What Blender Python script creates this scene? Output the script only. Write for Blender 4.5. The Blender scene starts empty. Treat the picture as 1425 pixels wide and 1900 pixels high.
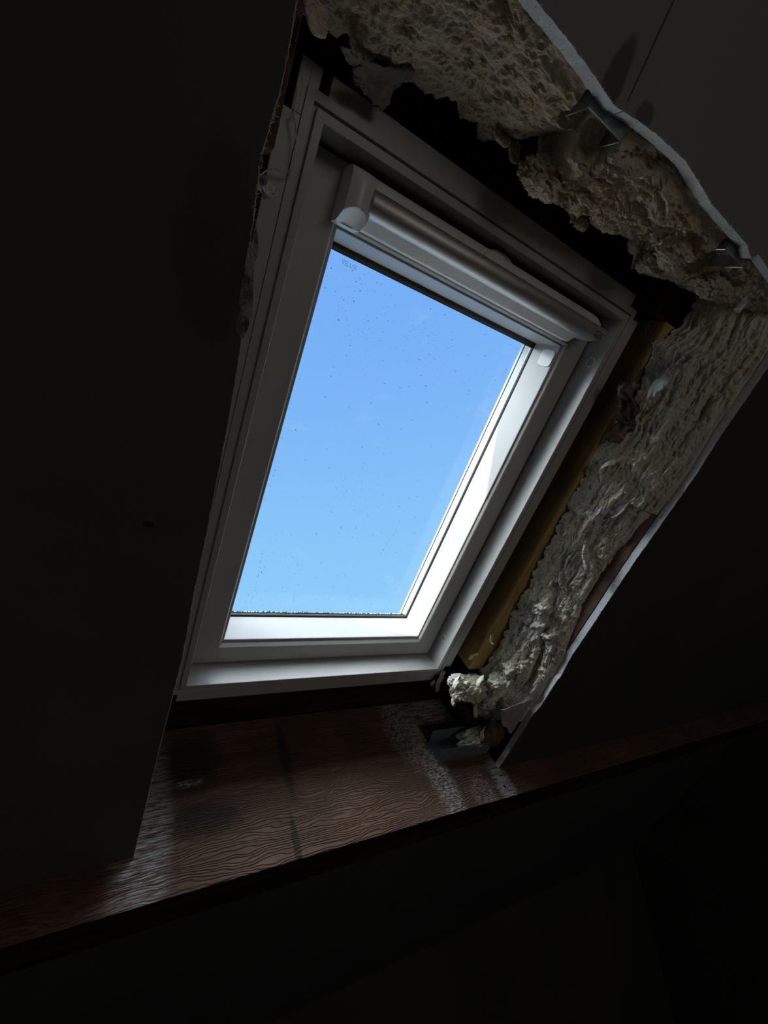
import bpy, bmesh, math, random
from mathutils import Vector, Matrix, noise

C = bpy.context.scene.collection
SC = bpy.context.scene
PI = math.pi
random.seed(7)

# ---------------------------------------------------------------- frame of the roof slope
# u runs along the eaves, v runs up the slope, n points down into the room.
TH = math.radians(40.0)
cs, sn = math.cos(TH), math.sin(TH)
MU, MV, MN = Vector((1, 0, 0)), Vector((0, -cs, sn)), Vector((0, -sn, -cs))
R3 = Matrix((MU, MV, MN)).transposed()
OFF = Vector((0, 0, 1.56))
RU = Vector((0.85522854, 0.13593216, 0.50010658))      # u, v, n in camera axes (x right, y down, z forward)
RV = Vector((0.34586613, -0.86835472, -0.35543875))
RN = Vector((0.38595436, 0.47695129, -0.78965606))
FPX = 765.169
CAM = Vector((-0.09399974, 0.56435036, 0.49157092))


def W(p):
    return OFF + R3 @ Vector(p)


def ray(px, py):
    d = Vector((px - 712.5, py - 950.0, FPX))
    return Vector((RU.dot(d), RV.dot(d), RN.dot(d)))


def P(px, py, ax=2, val=0.13):
    d = ray(px, py)
    return CAM + d * ((val - CAM[ax]) / d[ax])


# ---------------------------------------------------------------- camera
cam = bpy.data.cameras.new('camera')
camo = bpy.data.objects.new('camera', cam)
C.objects.link(camo)
cam.sensor_fit = 'HORIZONTAL'
cam.sensor_width = 36.0
cam.lens = FPX / 1425.0 * 36.0
cam.clip_start = 0.01
right = R3 @ Vector((RU.x, RV.x, RN.x))
up = R3 @ -Vector((RU.y, RV.y, RN.y))
back = R3 @ -Vector((RU.z, RV.z, RN.z))
m = Matrix((right, up, back)).transposed().to_4x4()
m.translation = W(CAM)
camo.matrix_world = m
SC.camera = camo

# ---------------------------------------------------------------- sky, sun, exposure
SC.view_settings.view_transform = 'Standard'
SC.view_settings.look = 'None'
SC.view_settings.exposure = 0.0
SC.view_settings.gamma = 1.0
SC.view_settings.use_curve_mapping = False

sd = Vector((-3.24, 2.287, -1.0)).normalized()
SUN = (R3 @ sd).normalized()
SUN_POWER = 4.2
GLOW = 16.0
ZENITH = 7.2
GROUND = (0.85, 0.84, 0.78)
SKY = 1.06
BACK = 4.1

w = bpy.data.worlds.new('sky')
SC.world = w
w.use_nodes = True
nt = w.node_tree
nt.nodes.clear()


class NB:
    """tiny node-graph builder"""
    def __init__(s, nt):
        s.nt = nt

    def n(s, t, **k):
        nd = s.nt.nodes.new(t)
        for a, b in k.items():
            setattr(nd, a, b)
        return nd

    def put(s, sock, v):
        if hasattr(v, 'links'):
            s.nt.links.new(v, sock)
        elif v is not None:
            if sock.type == 'RGBA' and len(v) == 3:
                v = (*v, 1)
            sock.default_value = v

    def math(s, op, a, b=None, c=None, clamp=False):
        nd = s.n('ShaderNodeMath', operation=op, use_clamp=clamp)
        for i, x in enumerate((a, b, c)):
            if x is not None:
                s.put(nd.inputs[i], x)
        return nd.outputs[0]

    def mapr(s, v, a, b, c=0.0, d=1.0, smooth=True):
        nd = s.n('ShaderNodeMapRange', interpolation_type='SMOOTHSTEP' if smooth else 'LINEAR')
        for i, x in enumerate((v, a, b, c, d)):
            s.put(nd.inputs[i], x)
        return nd.outputs[0]

    def mix(s, f, a, b, blend='MIX'):
        nd = s.n('ShaderNodeMix', data_type='RGBA', blend_type=blend)
        s.put(nd.inputs[0], f)
        s.put(nd.inputs[6], a)
        s.put(nd.inputs[7], b)
        return nd.outputs[2]

    def scalev(s, vec, sc, loc=(0, 0, 0)):
        nd = s.n('ShaderNodeMapping')
        s.put(nd.inputs[0], vec)
        nd.inputs['Scale'].default_value = sc
        nd.inputs['Location'].default_value = loc
        return nd.outputs[0]

    def noise(s, vec, scale=5, detail=4, rough=0.55, dist=0.0, col=False):
        nd = s.n('ShaderNodeTexNoise')
        s.put(nd.inputs['Vector'], vec)
        nd.inputs['Scale'].default_value = scale
        nd.inputs['Detail'].default_value = detail
        nd.inputs['Roughness'].default_value = rough
        nd.inputs['Distortion'].default_value = dist
        return nd.outputs[1 if col else 0]

    def voro(s, vec, scale, feature='F1', out=0, dim='3D'):
        nd = s.n('ShaderNodeTexVoronoi', feature=feature, voronoi_dimensions=dim)
        s.put(nd.inputs['Vector'], vec)
        nd.inputs['Scale'].default_value = scale
        return nd.outputs[out]

    def sep(s, vec):
        nd = s.n('ShaderNodeSeparateXYZ')
        s.put(nd.inputs[0], vec)
        return nd.outputs

    def bump(s, h, strength, dist):
        nd = s.n('ShaderNodeBump')
        s.put(nd.inputs['Height'], h)
        nd.inputs['Strength'].default_value = strength
        nd.inputs['Distance'].default_value = dist
        return nd.outputs[0]


b = NB(nt)
tc = b.n('ShaderNodeTexCoord')
vec = tc.outputs['Generated']
x, y, z = b.sep(vec)
dt = b.n('ShaderNodeVectorMath', operation='DOT_PRODUCT')
b.put(dt.inputs[0], vec)
dt.inputs[1].default_value = SUN
dot = dt.outputs['Value']
elev = b.mapr(z, 0.05, 0.85)
skyc = b.mix(elev, (0.285, 0.61, 0.965), (0.185, 0.42, 0.93))
cl = b.noise(b.scalev(vec, (3, 3, 7)), 2.2, 5, 0.6)
skyc = b.mix(b.mapr(cl, 0.60, 0.85, 0, 0.28), skyc, (0.55, 0.72, 0.95))


def sky_fill(direction, lo, hi, amt):
    """bright patch added to the sky around one direction"""
    d_ = b.n('ShaderNodeVectorMath', operation='DOT_PRODUCT')
    b.put(d_.inputs[0], vec)
    d_.inputs[1].default_value = direction
    return b.math('MULTIPLY', b.mapr(d_.outputs['Value'], lo, hi), amt)


FILL_DIR = (R3 @ Vector((-.85, .30, -.40))).normalized()
tot = b.math('ADD', sky_fill(FILL_DIR, .80, .97, GLOW), sky_fill(Vector((0, -.30, .954)), .80, .97, ZENITH))  # bright sky patches added out of view to light wool and beam
gcol = b.n('ShaderNodeVectorMath', operation='SCALE')
gcol.inputs[0].default_value = (0.90, 0.96, 1.0)
b.put(gcol.inputs['Scale'], tot)
add = b.n('ShaderNodeVectorMath', operation='ADD')
b.put(add.inputs[0], skyc)
b.put(add.inputs[1], gcol.outputs[0])
fin = b.mix(b.mapr(z, -0.03, 0.0), GROUND, add.outputs[0])
bg = b.n('ShaderNodeBackground')
b.put(bg.inputs[0], fin)
bg.inputs[1].default_value = SKY
wo = b.n('ShaderNodeOutputWorld')
nt.links.new(bg.outputs[0], wo.inputs[0])

sl = bpy.data.lights.new('sun', 'SUN')
sl.energy = SUN_POWER
sl.color = (1.0, 0.93, 0.80)
sl.angle = math.radians(0.6)
so = bpy.data.objects.new('sun', sl)
C.objects.link(so)
so.rotation_euler = SUN.to_track_quat('Z', 'Y').to_euler()
so.location = W((0.2, 0.4, -3))


# ---------------------------------------------------------------- materials
def mat(name, col, rough=0.6, metal=0.0, build=None, spec=0.5):
    mt = bpy.data.materials.new(name)
    mt.use_nodes = True
    mt.node_tree.nodes.clear()
    b = NB(mt.node_tree)
    bs = b.n('ShaderNodeBsdfPrincipled')
    out = b.n('ShaderNodeOutputMaterial')
    mt.node_tree.links.new(bs.outputs[0], out.inputs[0])
    bs.inputs['Base Color'].default_value = (*col, 1)
    bs.inputs['Roughness'].default_value = rough
    bs.inputs['Metallic'].default_value = metal
    bs.inputs['Specular IOR Level'].default_value = spec
    if build:
        tcn = b.n('ShaderNodeTexCoord')
        r = build(b, tcn.outputs['Object'])
        if 'col' in r:
            b.put(bs.inputs['Base Color'], r['col'])
        if 'rough' in r:
            b.put(bs.inputs['Roughness'], r['rough'])
        if 'nor' in r:
            b.put(bs.inputs['Normal'], r['nor'])
    return mt


def two(c1, c2, scale, bs=0.15, bd=0.001, sc3=(1, 1, 1), lo=0.35, hi=0.65, detail=5):
    def f(b, v):
        q = b.scalev(v, sc3)
        nz = b.noise(q, scale, detail)
        n2 = b.noise(q, scale * 6, 4)
        return {'col': b.mix(b.mapr(nz, lo, hi), c1, c2), 'nor': b.bump(n2, bs, bd)}
    return f


M = {}
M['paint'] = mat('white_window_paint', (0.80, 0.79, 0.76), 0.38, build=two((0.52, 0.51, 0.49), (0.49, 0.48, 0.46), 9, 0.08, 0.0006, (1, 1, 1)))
M['plastic'] = mat('white_plastic', (0.84, 0.83, 0.82), 0.33, build=two((0.86, 0.85, 0.84), (0.82, 0.81, 0.80), 30, 0.02, 0.0002))
M['alu'] = mat('brushed_aluminium', (0.62, 0.61, 0.60), 0.50, 0.8, build=two((0.66, 0.65, 0.64), (0.58, 0.57, 0.56), 400, 0.05, 0.0002, (0.02, 1, 1)))
M['steel'] = mat('galvanised_steel', (0.42, 0.46, 0.50), 0.45, 0.35, build=two((0.30, 0.34, 0.36), (0.22, 0.25, 0.27), 60, 0.06, 0.0003))
M['bright_steel'] = mat('bright_pin_metal', (0.85, 0.82, 0.75), 0.3, 0.9, build=two((0.85, 0.82, 0.75), (0.75, 0.72, 0.66), 90, 0.03, 0.0002))
M['rubber'] = mat('black_rubber', (0.010, 0.012, 0.011), 0.55, build=two((0.012, 0.014, 0.013), (0.006, 0.007, 0.007), 60, 0.1, 0.0005))
M['gap'] = mat('dark_joint', (0.02, 0.02, 0.02), 0.8, build=two((0.02, 0.02, 0.02), (0.03, 0.03, 0.03), 40))
M['clad'] = mat('pale_outer_frame', (0.62, 0.68, 0.68), 0.5, build=two((0.64, 0.70, 0.70), (0.48, 0.53, 0.52), 14, 0.1, 0.0005))
M['moss'] = mat('moss_dirt', (0.02, 0.035, 0.02), 0.95, build=two((0.012, 0.02, 0.013), (0.04, 0.06, 0.035), 90, 0.6, 0.002))
M['gypsum'] = mat('cut_gypsum', (0.74, 0.76, 0.78), 0.9, build=lambda b, v: {
    'col': b.mix(b.mapr(b.voro(v, 160), 0.10, 0.22), (0.42, 0.44, 0.47), b.mix(b.mapr(b.noise(v, 24, 5), .35, .65), (0.88, 0.90, 0.92), (0.78, 0.81, 0.84))),
    'nor': b.bump(b.noise(v, 300, 5), 0.5, 0.002)})
M['boardback'] = mat('board_back_paper', (0.30, 0.26, 0.23), 0.85, build=two((0.32, 0.28, 0.25), (0.24, 0.2, 0.18), 20))
M['kraft'] = mat('brown_kraft_paper', (0.20, 0.13, 0.10), 0.7, build=two((0.24, 0.16, 0.13), (0.14, 0.09, 0.07), 22, 0.5, 0.004))
M['paper'] = mat('grey_paper_backing', (0.36, 0.33, 0.30), 0.85, build=two((0.40, 0.36, 0.32), (0.24, 0.21, 0.19), 26, 0.4, 0.003))
M['fray'] = mat('frayed_paper_fibre', (0.70, 0.71, 0.72), 0.9, build=two((0.75, 0.76, 0.77), (0.5, 0.52, 0.54), 80, 0.5, 0.002))
M['deck'] = mat('dark_roof_boarding', (0.05, 0.035, 0.028), 0.9, build=two((0.06, 0.04, 0.03), (0.03, 0.022, 0.018), 8, 0.4, 0.003, (0.3, 3, 3)))
M['pine'] = mat('yellow_pine_rafter', (0.42, 0.27, 0.10), 0.6, build=two((0.60, 0.42, 0.16), (0.42, 0.27, 0.09), 14, 0.3, 0.002, (4, 0.5, 4)))
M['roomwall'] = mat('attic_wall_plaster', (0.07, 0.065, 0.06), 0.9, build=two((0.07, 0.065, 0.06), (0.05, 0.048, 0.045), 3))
M['floorwood'] = mat('attic_floorboards', (0.22, 0.16, 0.11), 0.7, build=two((0.24, 0.17, 0.12), (0.15, 0.11, 0.08), 5, 0.2, 0.002, (6, 0.6, 1)))


def ell(b, v, u0, v0, ru, rv, n0=0.25, warp=0.5, seed=0.0):
    """soft-edged irregular patch mask in the u-v plane"""
    xx, yy, zz = b.sep(v)
    a = b.math('DIVIDE', b.math('SUBTRACT', xx, u0), ru)
    c = b.math('DIVIDE', b.math('SUBTRACT', yy, v0), rv)
    r = b.math('ADD', b.math('MULTIPLY', a, a), b.math('MULTIPLY', c, c))
    nz = b.noise(b.scalev(v, (1, 1, 1), (seed, seed, 0)), 30, 5)
    r = b.math('ADD', r, b.math('MULTIPLY', b.math('SUBTRACT', nz, 0.5), warp))
    return b.mapr(r, 1.0 + n0, 1.0 - n0)


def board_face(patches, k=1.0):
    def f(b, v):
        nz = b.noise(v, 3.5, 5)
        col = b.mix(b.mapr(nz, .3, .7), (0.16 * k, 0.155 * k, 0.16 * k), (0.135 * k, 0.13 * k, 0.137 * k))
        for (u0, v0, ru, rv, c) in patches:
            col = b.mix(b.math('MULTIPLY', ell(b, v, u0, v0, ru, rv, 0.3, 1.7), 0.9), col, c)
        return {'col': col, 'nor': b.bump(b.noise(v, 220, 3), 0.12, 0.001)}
    return f


def wool_mat(name, base, warm, grey, fibre):
    def f(b, v):
        big = b.noise(v, 16, 5, 0.6, 0.6)
        mid = b.noise(v, 55, 5, 0.6)
        col = b.mix(b.mapr(big, .40, .64), base, grey)
        col = b.mix(b.mapr(mid, .52, .72, 0, 0.75), col, warm)
        fib = b.noise(b.scalev(v, fibre), 150, 5, 0.65, 1.2)
        fib2 = b.noise(v, 330, 4, 0.7)
        col = b.mix(b.mapr(fib, .42, .56, 0.22, 0.0), col, (0.30, 0.25, 0.15))
        h = b.math('ADD', b.math('MULTIPLY', fib, 1.0), b.math('MULTIPLY', fib2, 0.45))
        return {'col': col, 'nor': b.bump(h, 0.9, 0.004)}
    return mat(name, base, 0.95, build=f, spec=0.1)


M['wool'] = wool_mat('pale_mineral_wool', (0.93, 0.89, 0.73), (0.90, 0.78, 0.46), (0.90, 0.89, 0.85), (1.0, 0.16, 1.0))
M['wool_top'] = wool_mat('yellow_mineral_wool', (0.84, 0.72, 0.54), (0.82, 0.64, 0.30), (0.80, 0.73, 0.63), (0.3, 1.0, 1.0))


def purlin_face(b, v):
    x, y, z = b.sep(v)
    warp = b.noise(b.scalev(v, (3.0, 1, 10)), 2.0, 3)
    zz = b.math('ADD', z, b.math('MULTIPLY', warp, 0.06))
    cmb = b.n('ShaderNodeCombineXYZ')
    b.put(cmb.inputs[0], b.math('MULTIPLY', x, 1.6))
    b.put(cmb.inputs[1], 0.0)
    b.put(cmb.inputs[2], b.math('MULTIPLY', zz, 95))
    g = b.noise(cmb.outputs[0], 2.6, 4, 0.6)
    fine = b.noise(b.scalev(v, (14, 1, 420)), 1.0, 4, 0.6)
    wv = b.n('ShaderNodeTexWave', wave_type='BANDS', bands_direction='Z', wave_profile='SAW')
    b.put(wv.inputs[0], cmb.outputs[0])
    wv.inputs['Scale'].default_value = 0.85
    wv.inputs['Distortion'].default_value = 2.2
    wv.inputs['Detail'].default_value = 2
    lines = b.mapr(wv.outputs[1], .55, 1.0)
    col = b.mix(b.mapr(g, .35, .65), (0.26, 0.155, 0.105), (0.17, 0.10, 0.07))
    col = b.mix(b.math('MULTIPLY', lines, .6), col, (0.085, 0.045, 0.03))
    col = b.mix(b.mapr(b.noise(v, 7, 4), .40, .62, 0, .55), col, (0.10, 0.06, 0.042))

    def patch(u0, n0, ru, rn, soft, warp_, seed):
        a = b.math('DIVIDE', b.math('SUBTRACT', x, u0), ru)
        c = b.math('DIVIDE', b.math('SUBTRACT', z, n0), rn)
        r = b.math('ADD', b.math('MULTIPLY', a, a), b.math('MULTIPLY', c, c))
        nz = b.noise(b.scalev(v, (1, 1, 1), (seed, 0, seed)), 22, 5, .65)
        r = b.math('ADD', r, b.math('MULTIPLY', b.math('SUBTRACT', nz, .5), warp_))
        return b.mapr(r, 1 + soft, 1 - soft)
    # dark mould patches, the marks of old studs and the dry white lime streaks
    for q in ((0.035, 0.0, 0.045, 0.055, .8, 1.6, 3), (0.055, 0.10, 0.06, 0.028, .8, 1.6, 7), (0.19, 0.175, 0.006, 0.05, .5, .8, 1), (0.20, 0.02, 0.010, 0.07, .9, 2.6, 12)):
        col = b.mix(b.math('MULTIPLY', patch(*q), .75), col, (0.022, 0.022, 0.022))
    sp = b.mapr(b.noise(b.scalev(v, (.8, 1, 1.6)), 170, 6, .8), .44, .60)
    sp2 = b.mapr(b.noise(b.scalev(v, (0.4, 1, 4)), 90, 4, .7), .40, .58)
    for q, mk, k in (((0.475, -0.01, 0.035, 0.09, .9, 2.2, 5), sp, .75), ((0.515, 0.11, 0.026, 0.12, .9, 2.2, 9), sp, .8),
                     ((-0.03, 0.10, 0.035, 0.13, .8, 1.4, 2), sp2, .62), ((0.60, -0.02, 0.10, 0.06, .6, 1.2, 4), sp2, .62),
                     ((0.665, 0.165, 0.022, 0.055, .8, 1.0, 8), sp2, .75), ((0.60, 0.165, 0.03, 0.03, .9, 2.2, 6), sp, .5),
                     ((0.035, 0.040, 0.022, 0.006, .8, 1.6, 16), sp, .8)):
        col = b.mix(b.math('MULTIPLY', b.math('MULTIPLY', patch(*q), mk), k), col, (0.72, 0.74, 0.76))
    h = b.math('ADD', b.math('MULTIPLY', lines, -.7), b.math('MULTIPLY', fine, .6))
    return {'col': col, 'nor': b.bump(h, .8, .0035)}


M['purlin'] = mat('old_red_brown_timber', (0.2, 0.09, 0.05), 0.72, build=purlin_face, spec=0.3)
M['purlin2'] = mat('dark_header_timber', (0.08, 0.03, 0.02), 0.85, build=two((0.11, 0.045, 0.03), (0.035, 0.02, 0.016), 10, 0.4, 0.003, (0.4, 4, 4)), spec=0.2)


def glass_mat():
    mt = bpy.data.materials.new('dusty_window_glass')
    mt.use_nodes = True
    mt.node_tree.nodes.clear()
    b = NB(mt.node_tree)
    out = b.n('ShaderNodeOutputMaterial')
    v = b.n('ShaderNodeTexCoord').outputs['Object']
    tr = b.n('ShaderNodeBsdfTransparent')
    tr.inputs[0].default_value = (0.985, 0.995, 0.99, 1)
    gl_ = b.n('ShaderNodeBsdfGlossy')
    gl_.inputs['Roughness'].default_value = 0.02
    lw = b.n('ShaderNodeLayerWeight')
    fac = b.math('ADD', b.math('MULTIPLY', b.math('POWER', lw.outputs['Facing'], 5.0), .5), .025)
    mx = b.n('ShaderNodeMixShader')
    b.put(mx.inputs[0], fac)
    mt.node_tree.links.new(tr.outputs[0], mx.inputs[1])
    mt.node_tree.links.new(gl_.outputs[0], mx.inputs[2])
    # specks of dirt and two dried run marks
    d1 = b.voro(v, 70, dim='2D')
    r1 = b.voro(v, 70, out=1, dim='2D')
    rx = b.sep(r1)[0]
    s1 = b.math('LESS_THAN', d1, b.mapr(rx, .72, 1.0, 0.0, 0.055, False))
    d2 = b.voro(v, 190, dim='2D')
    rx2 = b.sep(b.voro(v, 190, out=1, dim='2D'))[0]
    dens = b.mapr(b.noise(v, 6, 3), .40, .62)
    s2 = b.math('LESS_THAN', d2, b.math('MULTIPLY', dens, b.mapr(rx2, .72, 1.0, 0.0, 0.10, False)))
    msk = b.math('MAXIMUM', s1, s2)
    df = b.n('ShaderNodeBsdfDiffuse')
    df.inputs[0].default_value = (0.05, 0.06, 0.08, 1)
    m2 = b.n('ShaderNodeMixShader')
    b.put(m2.inputs[0], b.math('MULTIPLY', msk, .62))
    mt.node_tree.links.new(mx.outputs[0], m2.inputs[1])
    mt.node_tree.links.new(df.outputs[0], m2.inputs[2])
    mt.node_tree.links.new(m2.outputs[0], out.inputs[0])
    return mt


M['glass'] = glass_mat()


# ---------------------------------------------------------------- mesh helpers (u, v, n coordinates)
class MB:
    def __init__(s):
        s.v, s.f, s.mi = [], [], []

    def add(s, vs, fs, mi=0):
        o = len(s.v)
        s.v += [tuple(q) for q in vs]
        for f in fs:
            s.f.append(tuple(o + i for i in f))
            s.mi.append(mi)
        return s

    def box(s, u0, u1, v0, v1, n0, n1, mi=0):
        vs = [(a, b_, c) for a in (u0, u1) for b_ in (v0, v1) for c in (n0, n1)]
        fs = [(0, 1, 3, 2), (4, 6, 7, 5), (0, 4, 5, 1), (2, 3, 7, 6), (0, 2, 6, 4), (1, 5, 7, 3)]
        return s.add(vs, fs, mi)

    def prism(s, prof, axis, a, b_, mi=0, shear=None):
        """profile of 2-D points extruded along an axis; the other two axes keep u,v,n order"""
        n = len(prof)
        vs = []
        for k, c in enumerate((a, b_)):
            for p in prof:
                q = list(p)
                cc = c + (shear(p, k) if shear else 0)
                q.insert(axis, cc)
                vs.append(q)
        fs = [tuple(range(n)), tuple(range(2 * n - 1, n - 1, -1))]
        for i in range(n):
            j = (i + 1) % n
            fs.append((i, i + n, j + n, j))
        return s.add(vs, fs, mi)

    def poly(s, pts, th, d=(0, 0, 1), mi=0):
        """closed outline given a real thickness along d"""
        n = len(pts)
        d = Vector(d) * th
        vs = [tuple(Vector(p)) for p in pts] + [tuple(Vector(p) - d) for p in pts]
        fs = [tuple(range(n)), tuple(range(2 * n - 1, n - 1, -1))]
        for i in range(n):
            j = (i + 1) % n
            fs.append((i, i + n, j + n, j))
        return s.add(vs, fs, mi)

    def tube(s, pts, r, seg=8, mi=0):
        pts = [Vector(p) for p in pts]
        rs = r if isinstance(r, (list, tuple)) else [r] * len(pts)
        vs, fs = [], []
        for i, p in enumerate(pts):
            t = (pts[min(i + 1, len(pts) - 1)] - pts[max(i - 1, 0)]).normalized()
            a = t.orthogonal().normalized() if i == 0 else (a - t * a.dot(t)).normalized()
            c = t.cross(a)
            for k in range(seg):
                an = 2 * PI * k / seg
                vs.append(p + (a * math.cos(an) + c * math.sin(an)) * rs[i])
        for i in range(len(pts) - 1):
            for k in range(seg):
                k2 = (k + 1) % seg
                fs.append((i * seg + k, i * seg + k2, (i + 1) * seg + k2, (i + 1) * seg + k))
        fs.append(tuple(range(seg - 1, -1, -1)))
        fs.append(tuple(range((len(pts) - 1) * seg, len(pts) * seg)))
        return s.add(vs, fs, mi)

    def disc(s, c, ax, r, h, seg=28, mi=0):
        c = Vector(c)
        d = Vector([1 if i == ax else 0 for i in range(3)])
        return s.tube([c, c + d * h], r, seg, mi)

    def build(s, name, mats, parent=None, base=(0, 0, 0), smooth=False, bevel=0.0, world=False):
        me = bpy.data.meshes.new(name)
        base = Vector(base)
        if parent is not None and not world:
            base = Vector(parent.get('_b', (0, 0, 0)))
        me.from_pydata([tuple(Vector(q) - base) for q in s.v], [], s.f)
        bm = bmesh.new()
        bm.from_mesh(me)
        bmesh.ops.recalc_face_normals(bm, faces=bm.faces)
        bm.to_mesh(me)
        bm.free()
        for mm in (mats if isinstance(mats, (list, tuple)) else [mats]):
            me.materials.append(mm)
        for p_, i in zip(me.polygons, s.mi):
            p_.material_index = i
            p_.use_smooth = smooth
        o = bpy.data.objects.new(name, me)
        C.objects.link(o)
        place(o, parent, base, world)
        if bevel:
            md = o.modifiers.new('soft_edges', 'BEVEL')
            md.width = bevel
            md.segments = 2
            md.limit_method = 'ANGLE'
            md.angle_limit = math.radians(40)
        return o


def place(o, parent, base, world=False):
    if parent is not None:
        o.parent = parent
    elif world:
        o.location = base
    else:
        mm = R3.to_4x4()
        mm.translation = W(base)
        o.matrix_world = mm
    if not world:
        o['_b'] = tuple(base)


def empty(name, base=(0, 0, 0)):
    o = bpy.data.objects.new(name, None)
    o.empty_display_size = 0.05
    C.objects.link(o)
    place(o, None, Vector(base))
    return o


def tag(o, label=None, cat=None, group=None, kind=None):
    if label:
        o['label'] = label
    if cat:
        o['category'] = cat
    if group:
        o['group'] = group
    if kind:
        o['kind'] = kind
    return o


def lerp_poly(pts, t):
    """pts: list of tuples whose first entry is the key"""
    if t <= pts[0][0]:
        return pts[0][1]
    for a, c in zip(pts, pts[1:]):
        if t <= c[0]:
            k = (t - a[0]) / (c[0] - a[0] + 1e-9)
            return a[1] + (c[1] - a[1]) * k
    return pts[-1][1]


def nz(*p, s=1.0):
    return noise.noise(Vector(p) * s)


# ================================================================ the room shell (world axes)
def wbox(name, x0, x1, y0, y1, z0, z1, mt, label, cat):
    o = MB().box(x0, x1, y0, y1, z0, z1).build(name, mt, None, (0, 0, 0), world=True)
    o.location = (0, 0, 0)
    return tag(o, label, cat, kind='structure')


BN = 0.13          # room face of the plasterboard
BT = 0.0125        # its thickness
NE = BN - BT
VB = -0.184        # upper face of the purlin under the opening
VTOP, VLOW = 1.55, -1.25
UL, UR = -1.9, 2.3
yk = W((0, VLOW, BN)).y
zt = W((0, VTOP, BN)).z
yt = W((0, VTOP, BN)).y
wbox('floor', UL - .1, UR + .1, -3.3, yk + .6, -0.1, 0.0, M['floorwood'], 'dark bare attic floor under the sloping ceiling', 'floor')
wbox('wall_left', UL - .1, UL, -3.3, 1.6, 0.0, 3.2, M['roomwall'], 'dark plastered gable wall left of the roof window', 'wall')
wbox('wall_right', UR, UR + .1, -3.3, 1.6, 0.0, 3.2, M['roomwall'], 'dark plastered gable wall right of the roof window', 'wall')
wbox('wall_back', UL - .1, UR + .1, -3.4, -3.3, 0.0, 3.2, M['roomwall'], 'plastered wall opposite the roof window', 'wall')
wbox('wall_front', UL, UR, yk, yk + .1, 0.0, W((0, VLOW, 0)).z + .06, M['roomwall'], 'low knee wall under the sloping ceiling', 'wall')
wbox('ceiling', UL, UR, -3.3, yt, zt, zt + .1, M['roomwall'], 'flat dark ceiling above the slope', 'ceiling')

# added fill light behind the camera, with a window frame built round it
al = bpy.data.lights.new('back_fill_light', 'AREA')
al.shape = 'RECTANGLE'
al.size, al.size_y = 0.9, 0.9
al.energy = BACK
al.color = (1.0, 0.95, 0.86)
ao = bpy.data.objects.new('back_fill_light', al)
C.objects.link(ao)
ao.location = (0.5, -3.27, 0.75)
ao.rotation_euler = (PI / 2, 0, 0)
wf = MB()
for q_ in ((0, 1.0, -3.30, -3.26, 0.25, 0.30), (0, 1.0, -3.30, -3.26, 1.20, 1.25), (0, .05, -3.30, -3.26, 0.30, 1.20), (.95, 1.0, -3.30, -3.26, 0.30, 1.20)):
    wf.box(*q_)
tag(wf.build('added_window_frame', M['paint'], None, (0, 0, 0), world=True), 'white window frame added round the fill light behind the camera', 'window', kind='structure')

# roof boarding with a hole for the window
rb = MB()
D0, D1 = -0.190, -0.149
rb.box(UL, -0.0195, -1.5, 1.9, D0, D1).box(0.5095, UR, -1.5, 1.9, D0, D1)
rb.box(-0.0195, 0.5095, -1.5, -0.0190, D0, D1).box(-0.0195, 0.5095, 0.7395, 1.9, D0, D1)
rb.box(UL, UR, 1.86, 1.9, D1, 0.4).box(UL, UR, -1.5, -1.46, D1, 0.3)
tag(rb.build('ceiling', M['deck']), 'dark roof boarding seen in the gap above the window', 'roof boarding', kind='structure')

# ---- plasterboard sheets
left_pts = [(-0.184, -0.0398), (-0.1072, -0.0390), (-0.006, -0.0387), (0.0639, -0.0382), (0.1275, -0.0371), (0.1935, -0.0362),
            (0.281, -0.0391), (0.3567, -0.0402), (0.4018, -0.0415), (0.453, -0.0426), (0.5075, -0.0453), (0.5402, -0.0474), (0.55, -0.052), (0.5693, -0.0530),
            (0.5902, -0.0546), (0.6102, -0.0561), (0.632, -0.058), (0.642, -0.0595), (0.658, -0.0578), (0.6808, -0.0558), (0.7024, -0.0559),
            (0.7247, -0.057), (0.80, -0.056), (0.83, -0.055)]
top_pts = [(-0.06, 0.811), (0.087, 0.8125), (0.132, 0.811), (0.168, 0.808), (0.199, 0.8045), (0.225, 0.809), (0.254, 0.813), (0.306, 0.8165),
           (0.373, 0.809), (0.463, 0.808), (0.482, 0.802), (0.49, 0.810), (0.56, 0.806), (0.66, 0.803)]
rp = [(939, 1405), (990, 1325), (1002, 1312), (1034, 1262), (1040, 1256), (1061, 1216), (1077, 1193), (1135, 1106), (1181, 1037), (1240, 954), (1295, 876), (1333, 815), (1369, 763), (1425, 682)]
right_pts = sorted([(P(px, py).y, P(px, py).x) for px, py in rp])
right_pts = [(VB, right_pts[0][1])] + right_pts + [(0.81, right_pts[-1][1] - .002)]


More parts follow.
